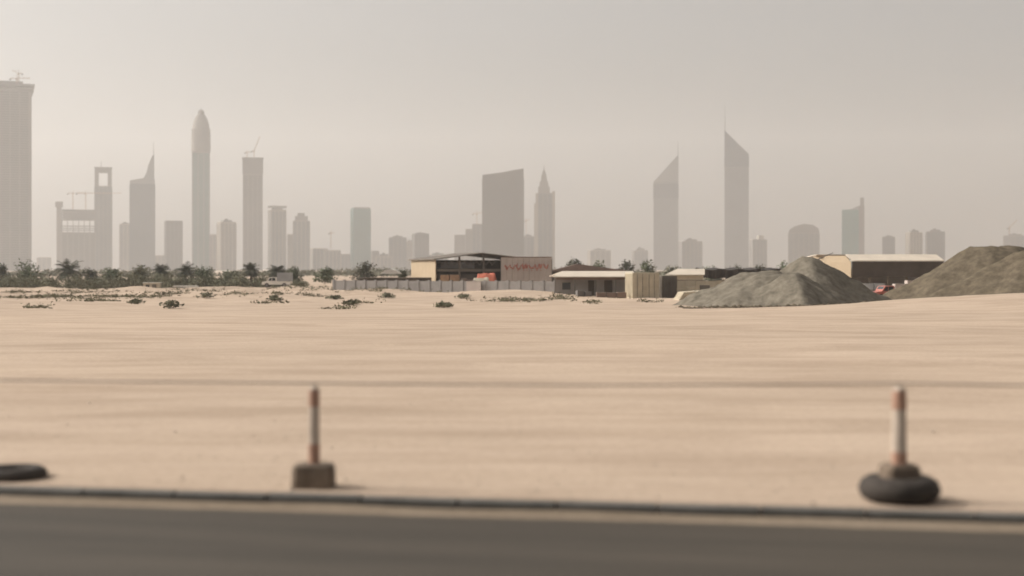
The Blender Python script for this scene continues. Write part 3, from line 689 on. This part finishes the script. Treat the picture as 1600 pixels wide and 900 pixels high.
# small white truck near the trees
def wheel(parent, x, y, r, w_=.24):
    t = MB(); secs = [[(x + rr_ * math.cos(2*math.pi*q/18), yy, r + rr_ * math.sin(2*math.pi*q/18)) for q in range(18)] for yy, rr_ in ((y - w_/2, r*.86), (y - w_/2 + .03, r), (y + w_/2 - .03, r), (y + w_/2, r*.86))]
    t.loft(secs); o = t.build('wheel', M['rubber'], parent, False)
    rmb = MB(); rmb.loft([[(x + r*.55 * math.cos(2*math.pi*q/14), yy, r + r*.55 * math.sin(2*math.pi*q/14)) for q in range(14)] for yy in (y - w_/2 - .02, y + w_/2 + .02)]); rmb.build('rim', M['alu'], o)
def truck(name, label, px, Yc, L, W_, body_m, box_h, box_m, rz=0, lenbox=.45, sc=1.0, sink=0):
    p = at(px, Yc, -sink); e = thing(name, label, 'truck', tuple(p), rz); hw = W_ / 2 * sc; L *= sc; r = .36 * sc
    hood = [(-L/2, .45*sc), (L*.5, .45*sc), (L*.5, .95*sc), (-L/2 + L*.52, .98*sc), (-L/2 + L*.50, 1.62*sc), (-L/2 + L*.27, 1.60*sc), (-L/2 + L*.19, 1.02*sc), (-L/2 + .08, .90*sc)]
    MB().prism(hood, -hw, hw).build('body', M[body_m], e)
    for s_ in (-1, 1):
        y = s_ * (hw + .004); g = MB(); yy = sorted((y, y - s_ * .02))
        g.prism([(-L/2 + L*.225, 1.05*sc), (-L/2 + L*.34, 1.05*sc), (-L/2 + L*.34, 1.52*sc), (-L/2 + L*.285, 1.52*sc)], *yy)
        g.prism([(-L/2 + L*.355, 1.05*sc), (-L/2 + L*.48, 1.05*sc), (-L/2 + L*.47, 1.52*sc), (-L/2 + L*.355, 1.52*sc)], *yy); g.build('side_window', M['window'], e)
        MB().box(-L/2 - .02, -L/2 + .05, s_*hw*.75 - .12, s_*hw*.75 + .12, .62*sc, .78*sc).build('headlight', M['lamp'], e)
        for xx in (-L*.32, L*.28): wheel(e, xx, s_ * (hw - .08), r)
    MB().add([(-L/2 + L*.20 - .01, -hw*.85, 1.06*sc), (-L/2 + L*.20 - .01, hw*.85, 1.06*sc), (-L/2 + L*.262 - .01, hw*.8, 1.55*sc), (-L/2 + L*.262 - .01, -hw*.8, 1.55*sc)], [(0, 1, 2, 3)]).build('windscreen', M['window'], e)
    if box_h: MB().box(-L/2 + L*.53, L*.5 + .05, -hw - .08, hw + .08, .99*sc, box_h*sc).build('cargo_box', M[box_m], e)
    MB().box(-L/2 - .07, -L/2 + .04, -hw*.95, hw*.95, .42*sc, .58*sc).build('bumper', M['steel'], e)
    return e
truck('small_truck', 'small white truck with a taller grey box at its back, parked by the trees', 433, 226, 4.6, 1.9, 'white_paint', 2.35, 'grey_body', 0, sink=-.25)
truck('pickup_truck', 'dusty red pickup between the two gravel heaps, half sunk behind the sand', 1392, 150, 4.7, 1.8, 'red_body', 1.15, 'white_paint', R(10), sc=.95, sink=.05)
# bits by the trees
for (px, Yc, w_, h_, m, lab) in [(238, 232, 2.6, 1.35, 'white_paint', 'pale cabin half hidden in the undergrowth below the fin tower'),]:
    p = at(px, Yc); e = thing('site_cabin', lab, 'cabin', tuple(p), .1)
    MB().box(-w_/2, w_/2, -1, 1, .15, h_).build('wall', M['beige_paint'], e); MB().box(-w_/2-.1, w_/2+.1, -1.1, 1.1, h_, h_+.1).build('roof', M['white_paint'], e)
    MB().box(.1, .8, -1.03, -.98, .15, h_ - .2).build('door', M['shed_mid'], e)
    MB().box(-.9, -.3, -1.03, -.98, .7, 1.1).build('window', M['window'], e)
bs = MB()
for i in range(4): bs.box(-1.9 + .07*i, 1.9 - .05*i, -.6, .6, .05 + i*.07, .11 + i*.07)
o = tag(bs.build('board_stack', M['white_paint']), 'flat stack of pale boards lying on the sand below the domed tower', 'boards'); p = hit(290, 450); o.location = tuple(p); o.rotation_euler = (0, 0, .1)

# canvas carport left of the beige wall
Y = 222; k = Y/F; x = X(611, Y); z = gz(x, Y); e = thing('canvas_shelter', 'low shelter with a bulging white canvas roof left of the beige shed wall', 'shelter', (x, Y, z))
hw = 15*k; zt, zb = Z(420.5, Y) - z, Z(427, Y) - z
MB().loft([[(-hw, y, zb), (-hw*.5, y, zb + (zt-zb)*.75), (0, y, zt), (hw*.5, y, zb + (zt-zb)*.8), (hw, y, zb), (hw, y, zb-.08), (-hw, y, zb-.08)] for y in (-2, 2)]).build('canopy', M['white_paint'], e)
for sx in (-1, 1):
    for sy in (-1.8, 1.8): MB().box(sx*hw*.9-.05, sx*hw*.9+.05, sy-.05, sy+.05, 0, zb-.05).build('post', M['steel'], e)
# dark low store running left of the shed
Y = 214; k = Y/F; x0, x1 = X(562, Y), X(676, Y); z = gz(x0, Y); e = thing('low_store', 'very low dark store building under the canvas shelter and beige wall', 'shed', (x0, Y, z))
MB().box(0, x1-x0, 0, 3, 0, Z(435, Y) - z).build('wall', M['shed_dark'], e)
MB().box(-.2, x1-x0+.2, -.3, 3.2, Z(435, Y) - z, Z(433.6, Y) - z).build('roof', M['shed_mid'], e)
for i in range(5):
    MB().box(1 + i*2.2, 2 + i*2.2, -.04, .02, .4, Z(437, Y) - z).build('door', M['shed_mid'], e)

# dusty red roof behind
Y = 232; k = Y/F; x0, x1 = X(858, Y), X(975, Y); z = gz(x0, Y); e = thing('red_roofed_shed', 'shed with a dusty dark red gabled roof behind the long white roof', 'shed', (x0, Y, z)); Lx = x1 - x0
MB().box(0, Lx, 0, 6, 0, Z(424, Y)-z).build('wall', M['shed_dark'], e)
MB().prism([(-.3, Z(424, Y)-z), (Lx*.38, Z(412.5, Y)-z), (Lx+.3, Z(422.5, Y)-z), (Lx+.3, Z(424, Y)-z)], -.4, 6.4).build('roof', M['roof_red'], e)
# long white-roofed shed
Y = 168; k = Y/F; x0, x1 = X(866, Y), X(992, Y); z = gz((x0+x1)/2, Y) - .3; e = thing('long_shed', 'long low shed with a pale roof edge and a dark shaded front', 'shed', (x0, Y, z)); Lx = x1 - x0
zt, zb = Z(425, Y)-z, Z(432, Y)-z
z2 = Z(423.5, Y + 5) - z
MB().loft([[(-.3, -1.4, zb), (Lx+.2, -1.4, zb), (Lx+.2, 5, z2), (1.1, 5, z2)], [(-.3, -1.4, zb-.09), (Lx+.2, -1.4, zb-.09), (Lx+.2, 5, z2-.09), (1.1, 5, z2-.09)]]) \
    .loft([[(1.1, 5.01, z2), (Lx+.2, 5.01, z2), (Lx+.2, 11, zb), (-.3, 11, zb)], [(1.1, 5.01, z2-.09), (Lx+.2, 5.01, z2-.09), (Lx+.2, 11, zb-.09), (-.3, 11, zb-.09)]]).build('roof', M['roof_pale'], e)
MB().box(0, Lx, .0, .2, 0, zb + .05).build('wall', M['blockwall'], e)
MB().box(.2, Lx-.1, -1.1, -.9, zb - .36, zb - .12).build('gutter', M['roof_red'], e)
for i in range(5): MB().box(Lx*i/4 - .08 + (.1 if i == 0 else -.1 if i == 4 else 0), Lx*i/4 + .08, -1.1, -.94, 0, zb - .37).build('post', M['steel'], e)
for i, (a_, b_) in enumerate(((.42, .52), (.62, .72))): MB().box(Lx*a_, Lx*b_, -.05, .0, .1, 2.1).build('door', M['shed_dark'], e)
MB().box(Lx*.1, Lx*.2, -.05, .0, 1.0, 1.8).build('window', M['window'], e)
crates('dark reddish crates in front of the right half of the long pale-roofed shed', 955, 160, 455, 468, 48, 'roof_red')
crates('grey machine crates beside the middle posts of the long pale-roofed shed', 912, 161, 453, 468, 24, 'concrete_dark')
# shipping containers seen end on
def container(label, pxc, Yc, wpx, top, m, rz, Ld=6.0, ribs=True):
    x = X(pxc, Yc); z = gz(x, Yc) - .1; hh = Z(top, Yc) - z; ww = wpx * Yc / F
    e = thing('shipping_container', label, 'container', (x, Yc, z), rz, 'beige shipping containers')
    b = MB().box(-ww/2, ww/2, 0, Ld, 0, hh); n = 8
    for i in range(int(Ld / .4)):
        for s_ in (-1, 1): b.box(s_*ww/2 - .03, s_*ww/2 + .03, .15 + i*.4, .32 + i*.4, .15, hh - .12)
    b.build('body', M[m], e)
    for s_ in (-1, 1):
        d = MB().box(*sorted((s_*.03, s_*(ww/2 - .08))), -.05, 0, .12, hh - .12)
        for q in range(4): d.box(*sorted((s_*(.1 + q*ww*.11), s_*(.1 + q*ww*.11 + .05))), -.075, -.05, .2, hh - .2)
        d.build('door', M[m], e)
    for q in (-.32, -.12, .12, .32): MB().tube([(ww*q, -.1, .15), (ww*q, -.1, hh - .15)], .025, 5).build('lock_rod', M['steel'], e)
    return e
container('front beige container with doors facing the road, right end of the long pale-roofed shed', 1009, 158, 42, 426, 'beige_paint', R(3))
container('narrow dark grey container in the shaded gap right of the front beige one', 1046, 164, 24, 431, 'shed_mid', R(2))
# beige flat roofed cabin behind
Y = 182; k = Y/F; x0, x1 = X(1042, Y), X(1098, Y); z = gz(x0, Y); e = thing('site_office', 'small site office with a bright beige roof edge behind the dark container', 'cabin', (x0, Y, z), R(-8)); Lx = x1-x0
MB().box(0, Lx, 0, 5, 0, Z(430.5, Y)-z).build('wall', M['beige_paint'], e)
MB().loft([[(-.2, -.4, Z(429, Y)-z), (Lx+.2, -.4, Z(429, Y)-z), (Lx+.2, 4, Z(420, Y+4)-z), (1.2, 4, Z(420, Y+4)-z)], [(-.2, -.4, Z(430, Y)-z), (Lx+.2, -.4, Z(430, Y)-z), (Lx+.2, 4, Z(421, Y+4)-z), (1.2, 4, Z(421, Y+4)-z)]]).build('roof', M['roof_pale'], e)
MB().box(1.2, 2.1, -.04, .02, 0, 2.0).build('door', M['shed_dark'], e); MB().box(2.7, 3.8, -.04, .02, 1.0, 1.8).build('window', M['window'], e)
# dark shade net shelter
Y = 190; k = Y/F; x0, x1 = X(1094, Y), X(1262, Y); z = gz(x0, Y); e = thing('shade_net_shelter', 'long shelter hung with nearly black shade net beside the left gravel heap', 'shelter', (x0, Y, z)); Lx = x1-x0
nb2 = MB(); N_ = 40
for j, (y, zo) in enumerate(((-.05, Z(435, Y)-z), (-.02, Z(421, Y)-z), (3.5, Z(419, Y)-z), (7, Z(421, Y)-z), (7, Z(435, Y)-z))):
    for i in range(N_+1): nb2.v.append((Lx*i/N_, y + .12*math.sin(i*1.7), zo + .10*math.sin(i*.9+j)))
for j in range(4):
    for i in range(N_): nb2.f.append((j*(N_+1)+i, j*(N_+1)+i+1, (j+1)*(N_+1)+i+1, (j+1)*(N_+1)+i))
nb2.build('net', M['net'], e)
for i in range(8): MB().tube([(Lx*i/7, .1, 0), (Lx*i/7, .1, Z(421, Y)-z)], .06, 6).build('post', M['steel'], e)
# beige yard wall in front of it
Y = 172; k = Y/F; x0, x1 = X(1054, Y), X(1152, Y); z = gz(x0, Y) - .3; e = thing('yard_wall', 'beige rendered yard wall running behind the toe of the left gravel heap', 'wall', (x0, Y, z), R(2)); Lx = x1-x0
yb = MB()
for i in range(6): yb.box(Lx*i/6+.01, Lx*(i+1)/6-.01, 0, .18, 0, Z(438.5, Y)-z - .05*(i % 2))
yb.build('wall_panel', M['beige_paint'], e); MB().box(-.05, Lx+.05, -.05, .23, Z(438.4, Y)-z, Z(437.2, Y)-z).build('coping', M['concrete'], e)
crates('weathered pallets leaning at the right end of the beige yard wall', 1118, 166, 444, 460, 50, 'shed_mid')
crates('pale beige crates at the left end of the beige yard wall', 1072, 164, 446, 462, 30, 'beige_paint')
# white slab stack at the toe
ss = MB()
for i in range(6): ss.box(-2.2 + i*.12, 2.1 - i*.06, -1.4, 1.4, i*.16, i*.16 + .13)
o = tag(ss.build('slab_stack', M['beige_paint']), 'low stack of pale slabs beside the toe of the left gravel heap', 'slabs'); o.location = (X(1088, 146), 146, gz(X(1088, 146), 146) - .05); o.rotation_euler = (0, R(-4), .1)

# big flat shed between the heaps
Y = 185; k = Y/F; x0, x1 = X(1330, Y), X(1474, Y); z = gz(x0, Y); rzb = 0; e = thing('big_shed', 'big shed with a long pale roof, dark front band and sunlit left gable', 'shed', (x0, Y, z)); Lx = x1-x0
zt, zm, zb = Z(397, Y)-z, Z(407, Y)-z, Z(433, Y)-z
MB().loft([[(0, -.5, zm), (Lx, -.5, zm), (Lx, 3.2, zt), (0, 3.2, zt)], [(0, -.5, zm-.12), (Lx, -.5, zm-.12), (Lx, 3.2, zt-.12), (0, 3.2, zt-.12)]]).loft([[(-3.6, 4.4, zt), (Lx, 3.21, zt), (Lx, 16, zt-.4), (-3.6, 16, zt-.4)], [(-3.6, 4.4, zt-.12), (Lx, 3.21, zt-.12), (Lx, 16, zt-.52), (-3.6, 16, zt-.52)]]).build('roof', M['roof_pale'], e)
MB().box(.05, Lx-.05, -.35, -.2, zb, zm-.14).build('cladding_band', M['shed_dark'], e)
MB().loft([[(-.1, -.3, z_), (-4.0, 6.5, z_), (-3.9, 6.7, z_), (0, -.1, z_)] for z_ in (0, zm-.2)]).loft([[(-.1, -.3, zm-.2), (-4.0, 6.5, zm-.2), (-3.9, 6.7, zm-.2), (0, -.1, zm-.2)], [(-.6, .7, zt-.2), (-3.6, 6.0, zt-.2), (-3.5, 6.2, zt-.2), (-.5, .9, zt-.2)]]).build('gable_wall', M['shed_tan'], e)
MB().box(.05, Lx-.05, 9, 9.2, 0, zb+1).build('back_wall', M['blockwall'], e)
for i in range(6): MB().box(Lx*i/5-.12+(.2 if i == 0 else -.2 if i == 5 else 0), Lx*i/5+.12, -.15, .1, 0, zb+.3).build('post', M['shed_mid'], e)
crates('grey wrapped pallets in the open front of the big shed, left group', 1365, 178, 436, 450, 34, 'grey_body')
crates('grey wrapped pallets in the open front of the big shed, right group', 1415, 178, 437, 450, 40, 'panel_grey')

# ------------------------------------------------------------------ gravel heaps
def heap(name, label, cones, m, x0, x1, y0, y1, res=.3):
    b = MB(); nx = int((x1-x0)/res); ny = int((y1-y0)/res)
    for j in range(ny+1):
        for i in range(nx+1):
            x = x0 + (x1-x0)*i/nx; y = y0 + (y1-y0)*j/ny; g = gz(x, y); z = -99
            wob = 1 + .10*noise.noise(Vector((x*.35, y*.35, 2)))
            for (cx, cy, cz, sl, fl, ex, sq_) in cones:    # centre, height, slope, flat top radius, stretch along x, squareness
                dx = max(0, abs(x-cx) - ex); dy = abs(y-cy); d = (1 - sq_) * math.hypot(dx, dy) + sq_ * (dx + dy)
                d = max(0, math.sqrt(d*d + .25) - .5 - fl)
                an = math.atan2(y - cy, x - cx); gul = min(d, 3) * .05 * noise.noise(Vector((math.cos(an)*5 + cx, math.sin(an)*5, d*.12)))
                z = max(z, cz - sl*d*wob + gul)
            z += .18*noise.noise(Vector((x*.6, y*.6, 7))) + .11*noise.noise(Vector((x*1.6, y*1.6, 4))) + .05*noise.noise(Vector((x*4, y*4, 1)))
            b.v.append((x, y, max(z, g - .35)))
    for j in range(ny):
        for i in range(nx):
            q = (j*(nx+1)+i, j*(nx+1)+i+1, (j+1)*(nx+1)+i+1, (j+1)*(nx+1)+i)
            if any(b.v[t_][2] > gz(b.v[t_][0], b.v[t_][1]) - .3 for t_ in q): b.f.append(q)
    return tag(b.build(name, M[m], None, True), label, 'gravel heap', 'gravel heaps on the yard')
def cone(px, py, Y, sl, fl=0.0, ex=0.0, sq_=0.0): return (X(px, Y), Y, Z(py, Y), sl, fl, ex, sq_)
heap('gravel_heap', 'left grey gravel heap with a sunlit left flank and dark right flank',
     [cone(1262, 402.5, 127, .60, .1, .2, .85), cone(1240, 426, 121, .56, .1, .1, .95), cone(1190, 425, 126, .47, .2, 1.0, .3), cone(1215, 427, 124, .5, .2, 1.0, .2),],
     'gravel', X(1062, 120), X(1395, 130), 108, 144, .26)
heap('gravel_heap', 'right larger brown-grey gravel heap rising past the photo edge',
     [cone(1556, 386, 135, .60, .9, 1.3, .5), cone(1620, 388, 137, .60, 1.0, 3.0, .5), cone(1608, 391, 122, .52, .2, .3, .9), cone(1700, 396, 126, .6, .3, 3)],
     'gravel2', X(1395, 125), X(1800, 130), 106, 152, .33)
ls = MB(); rl2 = random.Random(77)
for i in range(1500):
    if rl2.random() < .6: cx_, cy_, hw_, hd_ = X(1225, 121), 121, 9.5, 9
    else: cx_, cy_, hw_, hd_ = X(1530, 122), 120, 12, 9
    x = cx_ + rl2.uniform(-1, 1) * hw_; y = cy_ - hd_ + rl2.random() ** 2 * 9 ; s_ = rl2.uniform(.04, .2) * (1.6 if rl2.random() < .08 else 1); z = gz(x, y)
    pts = [(x + s_*math.cos(q*1.26)*rl2.uniform(.6, 1.2), y + s_*math.sin(q*1.26)*rl2.uniform(.6, 1.2), z + s_*.15) for q in range(5)] + [(x, y, z + s_*.8), (x, y, z - s_*.3)]
    ls.add(pts, [(q, (q+1) % 5, 5) for q in range(5)] + [((q+1) % 5, q, 6) for q in range(5)])
tag(ls.build('stones', M['gravel2']), 'loose stones rolled out from the toes of the gravel heaps', 'stones', None, 'stuff')
o = tag(MB().tube([(0, 0, 0), (1.75, .1, .75)], [.05, .035], 6).build('pole', M['steel']), 'thin dark pole sticking out of the top of the left gravel heap', 'pole')
o.location = (X(1270, 128), 127.6, Z(408, 128))

# ------------------------------------------------------------------ roadside marker posts and wire rope
def tyre_mb(R_, r_, n=28, m_=10, z=0):
    b = MB(); vs_ = []
    for i in range(n):
        a = 2*math.pi*i/n
        for j in range(m_):
            c_ = 2*math.pi*j/m_; rr_ = R_ - r_ + r_ * math.cos(c_) * (1.0 + (.05 if (i % 2 and abs(math.cos(c_)) > .6) else 0))
            vs_.append((rr_*math.cos(a), rr_*math.sin(a), z + r_*.9*(1+math.sin(c_)) ))
    b.add(vs_, [(i*m_+j, ((i+1) % n)*m_+j, ((i+1) % n)*m_+(j+1) % m_, i*m_+(j+1) % m_) for i in range(n) for j in range(m_)])
    return b
GP = 'banded marker posts carrying the wire rope'
def marker(label, pos, hgt, w_, basek, rz=0):
    e = thing('marker_post', label, 'marker post', pos, rz, GP)
    r = w_ / 2; segs = [(0.10, .22, 'post_white'), (.22, .43, 'post_red'), (.43, .80, 'post_white'), (.80, .97, 'post_red')]
    b = MB().loft([ring(0, 0, hgt*q, r*f, None, 16) for q, f in ((.04, 1.05), (.43, 1.0), (.80, .95), (.97, .92), (.99, .75), (1.0, .3))]); b.build('post', M['post_white'], e, False)
    for a_, b_ in ((.24, .43), (.80, .965)):
        MB().loft([ring(0, 0, hgt*q, r*(1.05 - .13*q) + .003, None, 16) for q in (a_, b_)]).build('reflective_band', M['post_red'], e)
    MB().tube([(-.012, 0, hgt*.985), (-.012, -.0, hgt+.03), (.012, 0, hgt+.03), (.012, 0, hgt*.985)], .005, 5).build('eyelet', M['wire'], e)
    if basek == 'block':
        s = .20; bb = MB(); bb.loft([[(x_*s*q, y_*s*.85*q, z_) for x_, y_ in ((-1,-.7),(-.8,-.95),(.8,-1),(1,-.75),(.95,.8),(.75,1),(-.85,.95),(-1,.7))] for q, z_ in ((1.04, -.03), (1.0, .03), (.97, .17), (.90, .215), (.6, .225))])
        bb.build('ballast_block', M['block'], e)
    else:
        tyre_mb(.36, .125).build('tyre', M['rubber'], e, True)
        MB().loft([ring(0, 0, .0, .2), ring(0, 0, .11, .2), ring(0, 0, .16, .1)]).build('sand_fill', M['block'], e)
        MB().loft([[(x_*.16*q, y_*.14*q, z_) for x_, y_ in ((-1,-.7),(-.8,-.95),(.8,-1),(1,-.75),(.95,.8),(.75,1),(-.85,.95),(-1,.7))] for q, z_ in ((1.0, .12), (.96, .30), (.8, .33))]).build('ballast_block', M['block'], e)
    return e
def uvw(px, py_base, back):          # foot of the post: just behind the kerb
    dz = .0; Y = (H - .125) * F / (py_base - HZ); x = X(px, Y); u, v = to_uv(x, Y); p = uv(u, max(v, .02) + back); return Vector((p.x, p.y, gz(p.x, p.y)))
pA = uvw(481, 766, .20); pB = uvw(1412, 793, .36)
def hgt_for(p, py): return H - (py - HZ) * p.y / F - p.z
hA = hgt_for(pA, 603.5); hB = hgt_for(pB, 604)
marker('marker post on a squat brown ballast block, left one of the two in view', tuple(pA), hA, .105, 'block')
marker('marker post standing in an old black tyre, right one of the two in view', tuple(pB), hB, .13, 'tyre', .2)
d = (pB - pA); pL = pA - d; pR = pB + d
pL.z = gz(pL.x, pL.y); pR.z = gz(pR.x, pR.y)
marker('marker post next along the rope, beyond the left photo edge', tuple(pL), hA, .105, 'block')
marker('marker post next along the rope, beyond the right photo edge', tuple(pR), hB, .13, 'tyre', .5)
wp = []
tops = [pL + Vector((0, 0, hA+.03)), pA + Vector((0, 0, hA+.03)), pB + Vector((0, 0, hB+.03)), pR + Vector((0, 0, hB+.03))]
for i in range(3):
    for s_ in range(24):
        q = s_ / 24; p = tops[i].lerp(tops[i+1], q); p.z -= (.018 if i == 1 else .01) * 4 * q * (1-q) ; wp.append(p)
wp.append(tops[3])
tag(MB().tube(wp, .0075, 6).build('wire_rope', M['wire'], None, True), 'thin dark wire rope strung level between the roadside marker posts', 'wire rope')
# old tyre by the kerb at the left edge
p = uvw(-16, 757, .42); o = tag(tyre_mb(.33, .09).build('old_tyre', M['rubber'], None, True), 'worn tyre lying flat on the sand behind the kerb, cut by the photo edge', 'tyre'); o.location = tuple(p + Vector((0, 0, -.05)))

# pebbles and crumbs along the roadside
pb_ = MB(); rp = random.Random(21)
for i in range(1100):
    u_ = rp.uniform(-9, 22); v_ = .05 + abs(rp.gauss(0, 1)) ** 1.5 * 3.0
    if i < 20: v_ = -.13 - rp.random() ** 2 * .9
    p = uv(u_, v_); z = gz(p.x, p.y) if v_ > 0 else .0
    s = rp.uniform(.006, .02) * (2.0 if rp.random() < .05 else 1)
    a = rp.uniform(0, 6)
    pts = [(p.x + s*math.cos(a + q*1.57)*rp.uniform(.7, 1.2), p.y + s*math.sin(a + q*1.57)*rp.uniform(.7, 1.2), z + s*.2) for q in range(4)] + [(p.x, p.y, z + s*.9), (p.x, p.y, z - s*.3)]
    pb_.add(pts, [(0,1,4),(1,2,4),(2,3,4),(3,0,4),(1,0,5),(2,1,5),(3,2,5),(0,3,5)])
tag(pb_.build('pebbles', M['pebble']), 'small pebbles strewn over the sand and gutter beside the kerb', 'pebbles', None, 'stuff')

# ------------------------------------------------------------------ dusty air
hz = MB().box(-3400, 3400, -700, 5600, -6, 520).build("haze", M["sand"])
hm = bpy.data.materials.new('haze'); hm.use_nodes = True; t = hm.node_tree; t.nodes.clear()
pv = t.nodes.new('ShaderNodeVolumePrincipled'); mo = t.nodes.new('ShaderNodeOutputMaterial')
pv.inputs['Color'].default_value = (.95, .935, .915, 1); pv.inputs['Density'].default_value = .00017; pv.inputs['Anisotropy'].default_value = .32
t.links.new(pv.outputs[0], mo.inputs['Volume'])
hz.data.materials.clear(); hz.data.materials.append(hm); hz['kind'] = 'stuff'; hz['label'] = 'pale dusty haze filling the air over the sand and city'; hz['category'] = 'haze'
